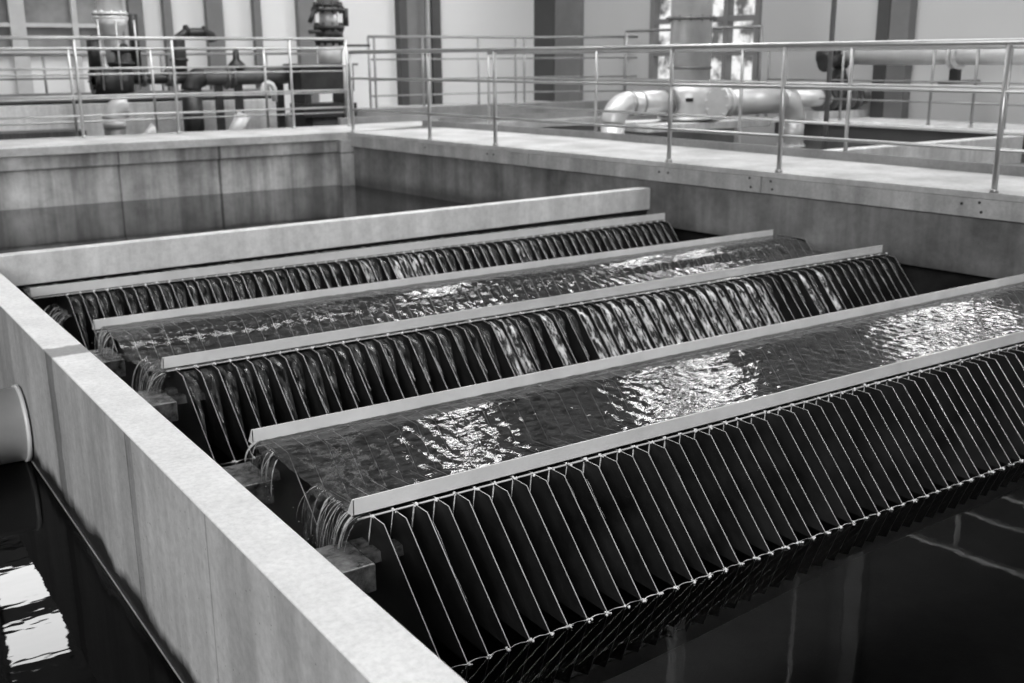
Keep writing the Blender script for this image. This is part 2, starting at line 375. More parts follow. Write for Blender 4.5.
# side channel pipe
t = empty('large_pipe', (-1, 5.88, -1.04), 'large wet steel pipe ending at the wall on the left edge', 'pipe')
MB().path([(-5, 5.88, -.84), (.84, 5.88, -.84)], .195, 40).build('pipe_body', M['steel_pipe'], t)
MB().flange((.85, 5.88, -.84), (1, 0, 0), .205, .02, 40).build('end_ring', M['rail'], t)
tag(MB().box(.868, .8715, -1.5, 12, -2.2, ZL+.003).build('wall_ledge', M['plate_edge'], None), 'thin wet ledge at the waterline of the divider wall', 'ledge')

# ------------------------------------------------------------------ plate banks
LEAN = .095; SL = .78
def slopez(yc, zc, z): return (yc-(zc-z)*SL, z)
def make_plate_mesh(name, poly, ztop):
    th = .0038
    mb = MB()
    L = [(y, z) for y, z in poly]
    a = [mb.bm.verts.new((LEAN*(ztop-z)-th/2, y, z)) for y, z in L]
    b = [mb.bm.verts.new((LEAN*(ztop-z)+th/2, y, z)) for y, z in L]
    f1 = mb.bm.faces.new(a); f2 = mb.bm.faces.new(b[::-1]); f1.material_index = f2.material_index = 0
    n = len(L)
    for i in range(n):
        f = mb.bm.faces.new((a[i], b[i], b[(i+1) % n], a[(i+1) % n])); f.material_index = 1
    bmesh.ops.triangulate(mb.bm, faces=[f1, f2])
    return mb
def fbm(x, y, z, o=3): return noise.fractal(Vector((x, y, z)), 1., 2., o)

def water_sheet(name, x0, x1, prof, pitch, ph, amp, label, parent=None, lump=None, dx=.02, dy=.018, warp=0):
    """prof: list of (y, z, lump_amp) from rear to front"""
    ys = []; 
    for (ya, za, la), (yb, zb, lb) in zip(prof, prof[1:]):
        n = max(1, int(abs(yb-ya)/dy)); 
        for i in range(n):
            t = i/n; ys.append((ya+(yb-ya)*t, za+(zb-za)*(3*t*t-2*t*t*t), la+(lb-la)*t))
    ys.append(prof[-1])
    nx = int((x1-x0)/dx)
    mb = MB(); grid = []
    for i in range(nx+1):
        x = x0+(x1-x0)*i/nx; row = []
        for y, z, la in ys:
            u = (x-ph+.25*fbm(x*3, y*3, 1)*pitch)/pitch
            lumpv = .7-abs(sin(pi*u))**.45*(1+.35*fbm(x*11, y*15, 8))
            zz = z + la*lumpv + amp*fbm(x*16, y*26, 2.)+amp*.8*fbm(x*45, y*60, 5.)
            row.append(mb.bm.verts.new((x, y+warp*(x-x0), zz)))
        grid.append(row)
    for i in range(nx):
        for j in range(len(ys)-1):
            f = mb.bm.faces.new((grid[i][j], grid[i+1][j], grid[i+1][j+1], grid[i][j+1])); f.smooth = True
    fm = MB()
    if lump:
        for k in range(int((x1-x0)*95)):
            x = random.uniform(x0+.05, x1-.3); y = lump[0]+random.gauss(0, lump[1]); dx_ = random.uniform(.006, .03)
            zt_ = None
            for (ya, za, la), (yb, zb, lb) in zip(prof, prof[1:]):
                if yb <= y <= ya: t = (ya-y)/(ya-yb); zt_ = za+(zb-za)*(3*t*t-2*t*t*t)
            if zt_ is None: continue
            w_ = random.uniform(.0008, .0026)
            fm.path([(x, y, zt_+.003), (x+dx_*.5, y+random.uniform(-.006, .006), zt_+.005), (x+dx_, y+random.uniform(-.01, .01), zt_+.003)], [w_*.3, w_, w_*.3], 5)
    if lump: tag(fm.build('foam_flecks', M['foam_dim']), lump[2], 'foam', None, 'stuff')
    else: fm.bm.free()
    o = mb.build(name, M['flow'], parent, up=(0, 0, 1))
    return tag(o, label, None, None, 'stuff') if parent else tag(o, label, 'water', None, 'stuff')

def low_l(x):   # depth of the submerged half, shallower towards the right
    P = [(1.3, .41), (2.7, .33), (3.7, .21), (5.2, .16), (8, .14)]
    for (a, b), (c, d_) in zip(P, P[1:]):
        if x <= c: return b+(d_-b)*max(0, (x-a))/(c-a)
    return P[-1][1]
CB = .44
def bank(label, rails, x_pl, n, pitch, poly, front, warp=0, streak='thin', sheets=(), film_x=(0, 0), film_p=1):
    """rails: (x0, x1, y, label); x_pl: x of first plate; poly: plate outline; front: (y_corner, z_corner)"""
    root = empty('plate_bank', (x_pl, front[0], -2.2), label, 'plate bank', 'banks of parallel plates in the basin')
    root_inv = Matrix.Translation(-root.location)
    zt = front[1]
    nose = slopez(front[0], front[1], ZW)
    def full(L): return poly+[(front[0]+.12, ZW-L), (nose[0]+CB*L+.07, ZW-L), (nose[0]+CB*L*.92, ZW-L*.92), nose]
    xs = [x_pl+pitch*i for i in range(n)]
    for i, x in enumerate(xs):
        o = make_plate_mesh('plate', full(low_l(x)), zt).build('plate', [M['plate'], M['plate_edge']], root)
        jx = random.uniform(-.0035, .0035)
        o.location = (x+jx, warp*(x-x_pl), random.uniform(-.002, .002)); o.rotation_euler = (0, random.uniform(-.003, .003), random.uniform(-.0008, .0008))
    for (x0, x1, y, lb) in rails:
        yw = lambda x: y+warp*(x-x0)
        r = MB()
        r.hexa([(x0, yw(x0), -.5), (x1, yw(x1), -.5), (x1, yw(x1)+.006, -.5), (x0, yw(x0)+.006, -.5)],
               [(x0, yw(x0), -.438), (x1, yw(x1), -.438), (x1, yw(x1)+.006, -.438), (x0, yw(x0)+.006, -.438)])
        r.hexa([(x0, yw(x0), -.5), (x1, yw(x1), -.5), (x1, yw(x1)+.045, -.5), (x0, yw(x0)+.045, -.5)],
               [(x0, yw(x0), -.495), (x1, yw(x1), -.495), (x1, yw(x1)+.045, -.495), (x0, yw(x0)+.045, -.495)])
        for e in (x0+.001, x1-.004):
            r.hexa([(e, yw(e), -.495), (e+.004, yw(e), -.495), (e+.004, yw(e)+.045, -.495), (e, yw(e)+.045, -.495)],
                   [(e, yw(e), -.44), (e+.004, yw(e), -.44), (e+.004, yw(e)+.008, -.44), (e, yw(e)+.008, -.44)])
        ro = r.build('weir_strip', M['rail'], root)
        MB().cyl((x0+.01, yw(x0)-.012, -.507), (x1-.01, yw(x1)-.012, -.507), .0035, 6).build('tie_rod', M['strip_dark'], root)
    mb = MB(); K = 16
    for k in range(K):
        xa = xs[0]-.03+(xs[-1]-xs[0]+.1)*k/K; xb = xs[0]-.03+(xs[-1]-xs[0]+.1)*(k+1)/K
        q = []
        for xx in (xa, xb):
            L = low_l(xx); yy = nose[0]+CB*L+.05+warp*(xx-xs[0]); q.append((xx, yy, ZW-L-.012, .05+.12*L))
        (xa, ya, za, ha), (xb, yb, zb, hb) = q
        mb.hexa([(xa, ya+.02, za-ha), (xb, yb+.02, zb-hb), (xb, yb+.028, zb-hb), (xa, ya+.028, za-ha)], [(xa, ya, za), (xb, yb, zb), (xb, yb+.008, zb), (xa, ya+.008, za)])
    mb.build('lower_strip', M['strip_dark'], root)
    # support tube under the plates
    for dy in (.07,):
        MB().bar((xs[0]-.04, front[0]+dy+.1, -.645), (xs[-1]+.1, front[0]+dy+.1+warp*(xs[-1]-xs[0]), -.645), .05, .035).build('support_tube', M['block'], root)
    ry = rails[0][2]
    # bright beads at plate tips, trickles beside them, and rings of foam where the plates enter the water
    mb = MB()
    for x in xs:
        yy = ry-.012+warp*(x-x_pl)
        for k in range(5):
            mb.blob((x+random.uniform(-.008, .008), yy-random.uniform(0, .022), -.499-random.uniform(0, .008)), random.uniform(.003, .0068), 1)
        x2 = x+LEAN*(zt-ZW); y2 = front[0]-(zt-ZW)*SL-.002+warp*(x-x_pl)
        for k in range(4):
            mb.blob((x2+random.uniform(-.012, .012), y2+random.uniform(-.01, .012), ZW+random.uniform(0, .006)), random.uniform(.0025, .006), 1)
        if random.random() < .8:
            a = random.uniform(0, pi)
            for s in (0, 1):
                aa = a+s*1.4; mb.path([(x2-.016*cos(aa), y2-.012*sin(aa), ZW+.004), (x2, y2, ZW+.008), (x2+.016*cos(aa), y2+.012*sin(aa), ZW+.004)], [.0006, .0018, .0006], 5)
    pts = []
    for k in range(int((xs[-1]-xs[0])/.02)):
        xx = xs[0]+LEAN*(zt-ZW)+k*.02; pts.append((xx, front[0]-(zt-ZW)*SL+warp*(xx-xs[0])+.012*abs(sin(pi*k*.02/pitch))+.003*fbm(xx*9, 1, 1), ZW+.0015))
    mb.path(pts, [.0016*max(.15, .6+fbm(k*.31, 3, 3)) for k in range(len(pts))], 4)
    tag(mb.build('spray_beads', M['foam'], root), 'white beads of water at the plate tips and waterline', None, None, 'stuff')
    mb = MB()
    for x, x3 in zip(xs, xs[1:]):
        z0 = zt-.004
        def P(u, v):   # point in the gap front; u along x, v down the slope
            return Vector((x+u*pitch+LEAN*v*.78, front[0]-SL*.78*v+warp*(x-x_pl), zt-v*.78))
        if streak == 'thin':
            l = random.uniform(.05, .085)
            tip = Vector((x, ry-.014+warp*(x-x_pl), -.503))
            w0 = random.uniform(.0018, .0038)
            q = [tip, tip+Vector((-.008, -.006, -l*.4)), tip+Vector((-.019, -.014, -l)), tip+Vector((-.022, -.016, -l*1.35))]
            mb.path(q, [.002, w0, w0*.8, .0006], 6)
            if random.random() < .15:
                L = random.uniform(.15, .4); pts = [P(-.0+.12+.03*sin(k), .04+L*k/8) for k in range(9)]
                pts = [p+Vector((0, .012, 0)) for p in pts]
                mb.path(pts, [.0005]+[random.uniform(.0004, .0012) for _ in range(7)]+[.0002], 5)
    if streak == 'thin':
        tag(mb.build('trickles', M['foam_dim'], root), 'thin water trickles falling between the plate tips', None, None, 'stuff')
    else:
        mb.bm.free(); mb = MB(); mb2 = MB()
        mb3 = MB()
        for x, x3 in zip(xs, xs[1:]):
            ctr = (film_x[0]+film_x[1])/2; hw = (film_x[1]-film_x[0])/2
            glinting = random.random() < film_p*(1.15-1.0*(abs(x-ctr)/hw)**2)  # picks the gaps whose film carries painted window glints
            tgt = mb3 if glinting else mb
            L = .40 if glinting else random.uniform(.22, .38)
            nu, nv = 8, 26; G = []
            s = random.uniform(0, 50)
            for j in range(nv+1):
                v = j/nv; row = []
                for i in range(nu+1):
                    u = i/nu
                    if glinting: uu = .05+.9*u
                    else: uu = .08+u*(.84*(1-v)**1.2+.12)
                    zz = v*L
                    topy = .06*max(0, 1-zz/.045)**1.3
                    bulge = .020*sin(pi*u)*min(1, .35+zz/.05)*(1 if glinting else max(.35, 1-v))
                    nz = (.009 if glinting else .0035)*fbm(uu*4+s, zz*18, s)
                    px = x+uu*pitch+LEAN*zz
                    py = front[0]-SL*zz+topy+.028-bulge+nz+warp*(x-x_pl); pz = zt-.008-zz+bulge*.5+nz*.6
                    row.append(tgt.bm.verts.new((px, py, pz)))
                G.append(row)
            for j in range(nv):
                for i in range(nu):
                    f = tgt.bm.faces.new((G[j][i], G[j][i+1], G[j+1][i+1], G[j+1][i])); f.smooth = True
            for k in range(3 if glinting else 3):
                v0 = random.uniform(.03, L*.6); ln = random.uniform(.03, .10); u0 = random.uniform(.2, .8) if glinting else random.uniform(.14, .26)
                pts = []
                for q in range(6):
                    zz = v0+ln*q/5
                    pts.append((x+(u0+.05*fbm(zz*20, s+k, 0))*pitch+LEAN*zz, front[0]-SL*zz+.012+warp*(x-x_pl), zt-zz+.002))
                wq = random.uniform(.0007, .0017)
                mb2.path(pts, [.0003, wq, wq*1.1, wq*.7, wq, .0003], 5)
        tag(mb3.build('water_film', M['film_bright'], root, up=(0, -1, .5)), 'bright shimmering water pouring down between the plates', None, None, 'stuff')
        tag(mb.build('water_film', M['film_grey'], root, up=(0, -1, .5)), 'glistening water film running down between the plates', None, None, 'stuff')
        tag(mb2.build('trickles', M['foam_dim'], root), 'bright water streaks on the plates', None, None, 'stuff')
    return root

# nearest bank (A)
fy, fz = 2.985, -.502
polyA = [(fy, fz), (3.09, -.502), (3.42, -.53), (3.50, -.62), (3.60, -.75), (3.80, -.500), (4.03, -.500), (4.34, -.911), (4.2, -1.1), (3.6, -1.1)]
bank('nearest double bank of black plates with white water beads, before the lower right pool',
     [(1.43, 7.0, 3.09, ''), (1.41, 7.0, 3.965, '')], 1.492, 67, .0832, polyA, (fy, fz))
# middle bank (B)
fy, fz = 5.165, -.520
polyB = [(fy, fz), (5.26, -.515), (5.58, -.575), (5.68, -.66), (5.82, -.78), (6.06, -.500), (6.36, -.500), (6.67, -.911), (6.5, -1.1), (5.8, -1.1)]
bank('middle bank of plates with shining water running down its front, second from the beam',
     [(1.44, 7.05, 5.26, ''), (1.355, 6.95, 6.30, '')], 1.505, 62, .0913, polyB, (fy, fz), warp=0, streak='film', film_x=(3.2, 6.2))
# rear bank (C)
fy, fz = 7.39, -.520
polyC = [(fy, fz), (7.48, -.512), (7.80, -.512), (7.80, -1.06), (7.6, -1.06)]
bank('rearmost bank of plates right before the pale concrete beam',
     [(1.24, 6.9, 7.475, '')], 1.46, 64, .0858, polyC, (fy, fz), warp=.025, streak='film', film_x=(3.4, 5.6), film_p=.35)

water_sheet('flowing_water', 1.43, 7.0, [(3.965, -.490, 0), (3.86, -.491, 0), (3.60, -.502, .003), (3.4, -.504, .0025), (3.2, -.502, .001), (3.097, -.500, 0)], .0832, 1.492, .0026,
            'rippled sheet of water over the nearest bank between its two steel strips')
water_sheet('flowing_water', 1.40, 6.98, [(6.30, -.484, 0), (6.14, -.486, .0), (6.0, -.50, .004), (5.82, -.540, .010), (5.68, -.552, .008), (5.56, -.54, .003), (5.267, -.517, 0)], .0913, 1.505, .0028,
            'cascading lumpy water over the middle bank between its two steel strips', lump=(5.96, .05, 'white flecks along the crest of the middle cascade'))
water_sheet('flowing_water', 1.24, 6.8, [(7.83, -.495, .012), (7.70, -.490, .018), (7.60, -.50, .012), (7.49, -.507, 0)], .0858, 1.46, .003,
            'lumpy water at the foot of the pale concrete beam', warp=.025)

# waterfalls off the left end of the banks
def fall(y0, y1, x0, z0, drop, n, label, reach=.06):
    n = int(n*.9)
    t = empty('waterfall', (x0, (y0+y1)/2, z0-drop), label, 'waterfall', 'little falls off the left ends of the plate banks')
    mb = MB(); rows = []
    N = int((y1-y0)/.012)+2; K = 12
    for i in range(N+1):
        y = y0+(y1-y0)*i/N; row = []
        gp = .5+.5*fbm(y*14, y0, 3)
        dd = drop*(.55+.55*max(0, min(1, gp*1.2))); rr = reach*(.6+.6*abs(fbm(y*9, 1, y0)))
        for k in range(K+1):
            s = k/K
            px = x0+.03-(.03+rr)*(1-(1-s)**1.6) + .008*fbm(y*40, s*5, 2)
            row.append(mb.bm.verts.new((px, y+.012*fbm(s*4, y*20, 7), z0+.006-dd*s**2.0)))
        rows.append(row)
    for i in range(N):
        if fbm(i*.37, y0*3, 9) > .28: continue
        for k in range(K):
            f = mb.bm.faces.new((rows[i][k], rows[i+1][k], rows[i+1][k+1], rows[i][k+1])); f.smooth = True
    mb.build('water_veil', M['film_grey'], t, up=(-1, 0, .3))
    mb = MB()
    for j in range(n):
        y = random.uniform(y0, y1); rr = reach*random.uniform(.4, 1.2); dd = drop*random.uniform(.5, 1.15); wv = random.choice([.0008, .0012, .0018, .003, .0045])*random.uniform(.7, 1.2)
        pts = []; dy = random.uniform(-.03, .01)
        s0 = random.uniform(0, .3)
        for k in range(9):
            s = s0+(1-s0)*k/8; pts.append((x0+.03-(.035+rr)*(1-(1-s)**1.6), y+dy*s, z0+.01-dd*s**2.0))
        mb.path(pts, [.0005]+[wv*random.uniform(.5, 1.2) for _ in range(7)]+[.0004], 5)
    for j in range(n*2):
        mb.blob((x0-reach*random.uniform(-.3, 1.4), random.uniform(y0-.03, y1), z0-drop*random.uniform(.2, 1.2)), random.uniform(.001, .003), 1)
    tag(mb.build('strands', M['foam_dim'], t), 'bright strands and drops of the fall', None, None, 'stuff')
fall(3.06, 3.44, 1.43, -.507, .20, 26, 'little waterfall off the left end of the nearest plate bank')
fall(3.74, 3.98, 1.42, -.495, .14, 9, 'thin waterfall under the left tip of the second nearest steel strip', .04)
fall(5.20, 5.62, 1.42, -.53, .22, 24, 'little waterfall off the left end of the middle plate bank', .06)
fall(5.98, 6.32, 1.38, -.49, .22, 16, 'splashing fall under the left tip of the fourth steel strip', .04)
fall(6.95, 7.4, 1.34, -.55, .22, 14, 'splashing fall at the left end of the rearmost plate bank', .08)

# concrete support blocks along the divider wall
for (ya, yb, lb) in ((2.92, 3.14, 'wet concrete block below the left end of the nearest steel strip'),
                     (3.80, 4.05, 'wet concrete block below the second nearest steel strip'),
                     (5.02, 5.30, 'wet concrete block beside the left end of the middle plate bank'),
                     (5.95, 6.26, 'wet concrete block below the fourth steel strip, farthest back')):
    t = empty('support_block', (1.23, (ya+yb)/2, -.72), lb, 'block', 'wet support blocks along the divider wall')
    MB().box(1.037, 1.425, ya, yb, -.70, -.60).build('block', M['block'], t, .006)
    MB().box(1.037, 1.40, ya+.03, yb-.03, -.80, -.702).build('bracket', M['block'], t, .004)
    MB().bar((1.43, (ya+yb)/2+.04, -.645), (1.62, (ya+yb)/2+.04, -.645), .06, .04).build('stub_tube', M['block'], t)

# ------------------------------------------------------------------ handrails
def handrail(label, posts, zs, zb, r=.02, m=None, group='tubular handrails', ends=None, post_top=None, skip=()):
    m = m or M['tube']; p0 = Vector(posts[0]); p1 = Vector(posts[-1])
    t = empty('handrail', (p0.x, p0.y, zb), label, 'handrail', group)
    path = ends or [posts[0], posts[-1]]
    for i, z in enumerate(zs):
        rr = r*1.15 if i == 0 else r*.72
        MB().path([(x, y, z) for x, y in path], rr, 10).build('top_rail' if i == 0 else 'mid_rail', m, t)
    for (x, y) in posts:
        mb = MB(); mb.cyl((x, y, zb), (x, y, zs[0]), r, 10); mb.cyl((x, y, zb), (x, y, zb+.03), r*1.5, 12)
        mb.build('post', m, t)
    return t
fx = lambda y: deck_x(y)+.035
ps = [(fx(y), y) for y in (13.93, 12.04, 10.69, 7.93, 6.61, 4.64, 2.6)]
handrail('steel handrail on the near edge of the walkway, in front at right', ps, (1.085, .735, .315), 0, .022)
ps = [(8.66, 13.4), (8.68, 10.93), (8.72, 8.47), (8.74, 7.05), (8.78, 5.0), (8.8, 3)]
handrail('steel handrail on the far edge of the walkway behind the nearer one', ps, (1.065, .72, .34), 0, .02, M['tube'])
ps = [(1.2, 15.3), (3.43, 15.3), (4.71, 15.3), (6.43, 15.3), (7.33, 15.3)]
handrail('tall four bar handrail along the far basin at upper left', ps, (1.285, .895, .54, .285), 0, .021, M['tube'])
ps = [(.5, 17), (3.72, 17), (4.9, 17), (6.7, 17), (8.1, 17)]
handrail('second handrail at upper left, close behind the tall four bar one', ps, (1.165, .8, .45, .12), -.12, .02, M['tube'])
handrail('handrail far back at upper left before the pale panels', [(3.0, 20.2), (4.0, 20.2), (5.0, 20.2), (6.0, 20.2), (8, 20.2), (9.4, 20.2)], (1.1, .7), .2, .022, M['tube_dark'])
ps = [(9.58, 19), (9.70, 19), (10.75, 19), (12.04, 19), (12.95, 19), (13.17, 19), (15.0, 17.95)]
handrail('dark handrail before the white wall in the centre background', ps, (1.40, .98, .60, .3), -.02, .022, M['tube_dark'], ends=[(9.58, 19), (13.17, 19), (15.22, 17.8)])
ps = [(14, 13.0), (14, 11.45), (14, 9.84), (14, 9.15), (14, 8.65), (14, 6.5)]
handrail('handrail along the right wall below the upper pipe', ps, (1.1, .62, .33), .0, .02, M['tube_dark'])
handrail('low bent rail in front of the tall window at right', [(13.9, 13.1), (13.9, 16.6)], (1.47, .58), 0, .022, M['tube_dark'])
tag(MB().cyl((11.0, 9.2, -.5), (11.0, 9.2, H), .032, 12).build('conduit_pole', M['tube_dark']), 'thin vertical conduit pole left of the dark valve', 'pole')

# ------------------------------------------------------------------ right background: pipes
t = empty('vertical_pipe', (12.4, 13.2, 0), 'big vertical steel pipe rising by the tall window', 'pipe')
MB().path([(12.4, 13.2, .55), (12.4, 13.2, 3.6), (12.45, 13.25, 3.95), (12.7, 13.4, 4.2), (15.25, 14.2, 4.25)], .33, 32).build('riser', M['steel_pipe'], t)
MB().path([(12.4, 13.2, -.0), (12.4, 13.2, .05), (12.4, 13.2, .42), (12.4, 13.2, .58)], [.36, .38, .40, .33], 32).build('base_drum', M['steel_pipe'], t)
for z, r in ((1.58, .41), (.03, .5), (.82, .35)):
    MB().flange((12.4, 13.2, z), (0, 0, 1), r, .04, 32, 12 if r > .4 else 0).build('flange', M['grey_iron'] if r < .5 else M['steel_pipe'], t)
MB().box(12.05, 12.15, 12.83, 12.9, .3, .36).build('lug', M['dark_iron'], t)
tag(MB().box(12.86, 13.08, 13.5, 13.75, -.2, H).build('steel_post', M['column'], None), 'grey square post just right of the big vertical pipe', 'column')
t = empty('elbow_pipe', (11.2, 13.2, -.5), 'steel pipe with a bend dropping down, left of the big vertical pipe', 'pipe')
b = MB(); b.path([(12.05, 13.2, .29), (11.12, 13.2, .29)], .185, 28); b.elbow((11.12, 13.2, .29), (-1, 0, 0), (0, 0, -1), .3, .185, 28, 12); b.cyl((10.82, 13.2, -.01), (10.82, 13.2, -.6), .185, 28)
b.build('pipe_body', M['steel_pipe'], t)
b = MB()
for x, rr in ((11.95, .24), (11.85, .24), (11.35, .195), (11.15, .195)): MB().flange((x, 13.2, .29), (1, 0, 0), rr, .03, 28, 10 if rr > .2 else 0).build('flange', M['tube_dark'], t)
t = empty('elbow_pipe', (12.5, 11.6, -.36), 'steel pipe with a bend dropping down, right of the big vertical pipe', 'pipe')
b = MB(); b.path([(11.5, 11.6, .335), (12.78, 11.6, .335)], .185, 28); b.elbow((12.78, 11.6, .335), (1, 0, 0), (0, 0, -1), .3, .185, 28, 12); b.cyl((13.08, 11.6, .035), (13.08, 11.6, -.33), .185, 28)
b.build('pipe_body', M['steel_pipe'], t)
for c, ax, rr in (((11.48, 11.6, .335), (1, 0, 0), .25), ((11.6, 11.6, .335), (1, 0, 0), .235), ((13.08, 11.6, -.36), (0, 0, 1), .215)): MB().flange(c, ax, rr, .05, 30, 10).build('flange', M['steel_pipe'], t)
# pipe stool / slabs
tag(MB().box(11.15, 13.85, 12.75, 13.9, -.14, -.02).build('pipe_plinth', M['pale_conc'], None, .01), 'pale concrete plinth carrying the big vertical pipe', 'plinth')
t = empty('gate_valve', (14.6, 12, 0), 'dark valve with bonnet on the short pipe by the right wall', 'valve')
MB().path([(13.55, 12, .33), (15.25, 12, .33)], .135, 24).build('pipe_body', M['steel_pipe'], t)
for x in (14.15, 14.35, 14.8, 14.98): MB().flange((x, 12, .33), (1, 0, 0), .22, .05, 24, 8).build('flange', M['grey_iron'], t)
b = MB(); b.path([(14.58, 12, .1), (14.58, 12, .25), (14.58, 12, .5), (14.58, 12, .78)], [.1, .2, .2, .1], 20); b.cyl((14.58, 12, .78), (14.58, 12, 1.02), .07)
b.cyl((14.58, 12, .93), (14.2, 11.95, .88), .09); b.flange((14.18, 11.95, .88), (1, .1, .1), .14, .07)
bon = b.build('bonnet', M['dark_iron'], t)
b = MB(); R = .17; b.path([(14.3+R*cos(a), 11.75, .5+R*sin(a)) for a in [2*pi*k/20 for k in range(21)]], .018, 8, False); b.bar((14.13, 11.75, .5), (14.47, 11.75, .5), .02, .02); b.bar((14.3, 11.75, .33), (14.3, 11.75, .67), .02, .02); b.cyl((14.3, 11.75, .5), (14.3, 11.9, .5), .02)
b.build('handwheel', M['dark_iron'], bon)
MB().box(14.0, 15.2, 11.85, 12.15, 0.0, .12).build('stool', M['pale_conc'], t)
t = empty('wall_pipe', (14.7, 9, .9), 'long steel pipe on brackets along the right wall', 'pipe')
MB().path([(14.72, 12.0, .98), (14.72, 3, .98)], .135, 26).build('pipe_body', M['steel_pipe'], t)
b = MB(); b.flange((14.72, 12.05, .98), (0, 1, 0), .2, .06, 24, 8).flange((14.72, 12.16, .98), (0, 1, 0), .2, .05, 24, 8); b.path([(14.72, 12.2, .98), (14.72, 12.5, .98)], .15, 20)
b.build('end_valve', M['dark_iron'], t)
for y in (10.0,):
    b = MB(); b.flange((14.72, y, .98), (0, 1, 0), .2, .06, 24, 10).flange((14.72, y-.08, .98), (0, 1, 0), .2, .05, 24, 10); b.build('flange', M['steel_pipe'], t)
    MB().bar((14.72, y-.04, .8), (14.72, y-.04, .60), .12, .12).bar((14.4, y-.04, .6), (15.28, y-.04, .6), .12, .05).build('bracket', M['dark_iron'], t)
# side walkway along right wall
t = empty('concrete_walkway', (14.6, 8, 0), 'narrow walkway with a dark edge along the right wall', 'walkway')
MB().box(13.85, 15.3, -1, 12.7, -.04, 0).build('deck', M['pale_conc'], t)
MB().box(13.9, 15.3, -1, 12.7, -.26, -.042).build('edge_beam', M['column_dark'], t)
MB().box(14.1, 15.3, -1, 12.7, -2.2, -.262).build('side_wall', M['mid_conc'], t)
# basin walls behind the walkway
tag(MB().box(8.95, 13.85, 8.25, 8.45, -2.2, -.06).build('basin_wall', M['pale_conc'], None, .01), 'pale streaked concrete wall across the basin behind the walkway', 'wall')
tag(MB().box(8.95, 14.05, 6.9, 7.0, -2.2, -.42).build('basin_wall', M['mid_conc'], None, .01), 'low grey wall in the basin behind the walkway', 'wall')
tag(MB().box(12.9, 14.05, -1, 8.25, -2.2, -.42).build('basin_wall', M['mid_conc'], None, .01), 'grey ledge wall below the dark edge at far right', 'wall')
tag(MB().box(8.95, 13.9, 6.15, 6.27, -.26, -.14).build('cross_beam', M['pale_conc'], None, .005), 'pale beam above the plates at the right edge, behind the walkway', 'beam')
t = empty('plate_bank', (9.6, 5.8, -2), 'small glimpse of plates behind the walkway at the right edge', 'plate bank')
pm = make_plate_mesh('plate', [(5.5, -.26), (6.1, -.26), (6.1, -1.1), (5.2, -1.1)], -.26).build('plate', [M['grey_iron'], M['plate_edge']], t)
inv = Matrix.Translation(-t.location)
for i in range(22):
    o = pm if i == 0 else pm.copy()
    if i: col.objects.link(o); o.parent = t; o.matrix_parent_inverse = inv
    o.location = (9.3+i*.1, 0, 0)
tag(pool_top([(8.95, -1), (14.09, -1), (14.09, 12.7), (8.95, 12.7)], -.9).build('basin_water', M['pool_still'], up=(0, 0, 1)), 'dark water in the pits behind the walkway', 'water', None, 'stuff')
# walkway crossing beyond
t = empty('concrete_walkway', (9, 15, 0), 'concrete walkways meeting beyond the far corner, centre', 'walkway')
MB().prism([(6.76, 14.06), (8.2, 14.6), (15.3, 14.9), (15.3, 16.4), (6.76, 15.6)], -.12, -.001).build('deck', M['deck'], t)
MB().prism([(6.76, 14.2), (8.2, 14.7), (15.3, 15.0), (15.3, 16.2), (6.76, 15.4)], -2.2, -.122).build('side_wall', M['mid_conc'], t)
MB().box(7.4, 9.6, 15.75, 15.85, -.02, .1).build('kick_board', M['mid_conc'], t)
MB().bar((8.6, 14.75, .05), (12.5, 14.95, .05), .05, .1).build('kick_board', M['mid_conc'], t)
tag(MB().box(7.8, 15.3, 17.9, 18.1, -.5, .12).build('low_wall', M['mid_conc'], None, .01), 'low grey wall in the centre background under the dark handrail', 'wall')
tag(MB().box(8, 15.3, 18.1, YF, -.5, 0.0).build('back_floor_slab', M['pale_conc'], None), 'pale floor strip before the white wall', 'floor slab')

# ------------------------------------------------------------------ left background
t = empty('concrete_trough', (2, 18.5, -.4), 'long pale trough wall behind the handrails at upper left', 'trough')
MB().box(-8, 7.8, 19.0, 19.25, -.6, .30).build('front_wall', M['pale_conc'], t)
MB().box(-8, 7.8, 19.6, 19.8, -.6, .47).build('back_wall', M['mid_conc'], t)
MB().box(-8, 7.8, 19.3, 19.62, -.6, .34).build('channel', M['dark_conc'], t)
tag(MB().box(-8, 9, 15.6, 19.1, -.6, -.5).build('pit_floor', M['dark_conc']), 'dark pit floor behind the slab walkway', 'floor slab')
tag(MB().box(-8, 3.9, 17.2, 17.9, -.5, -.02).build('ribbed_plate_stack', metal('ribbed_grey', .07, .5, 0, .5, 6, stretch=(6, .2, .2))), 'dark ribbed plate edges in the pit at the left edge', 'plates')
tag(MB().box(-14, 16, 19.8, YF, -.6, -.02).build('back_floor_slab', M['pale_conc']), 'pale floor strip before the panelled wall at left', 'floor slab')

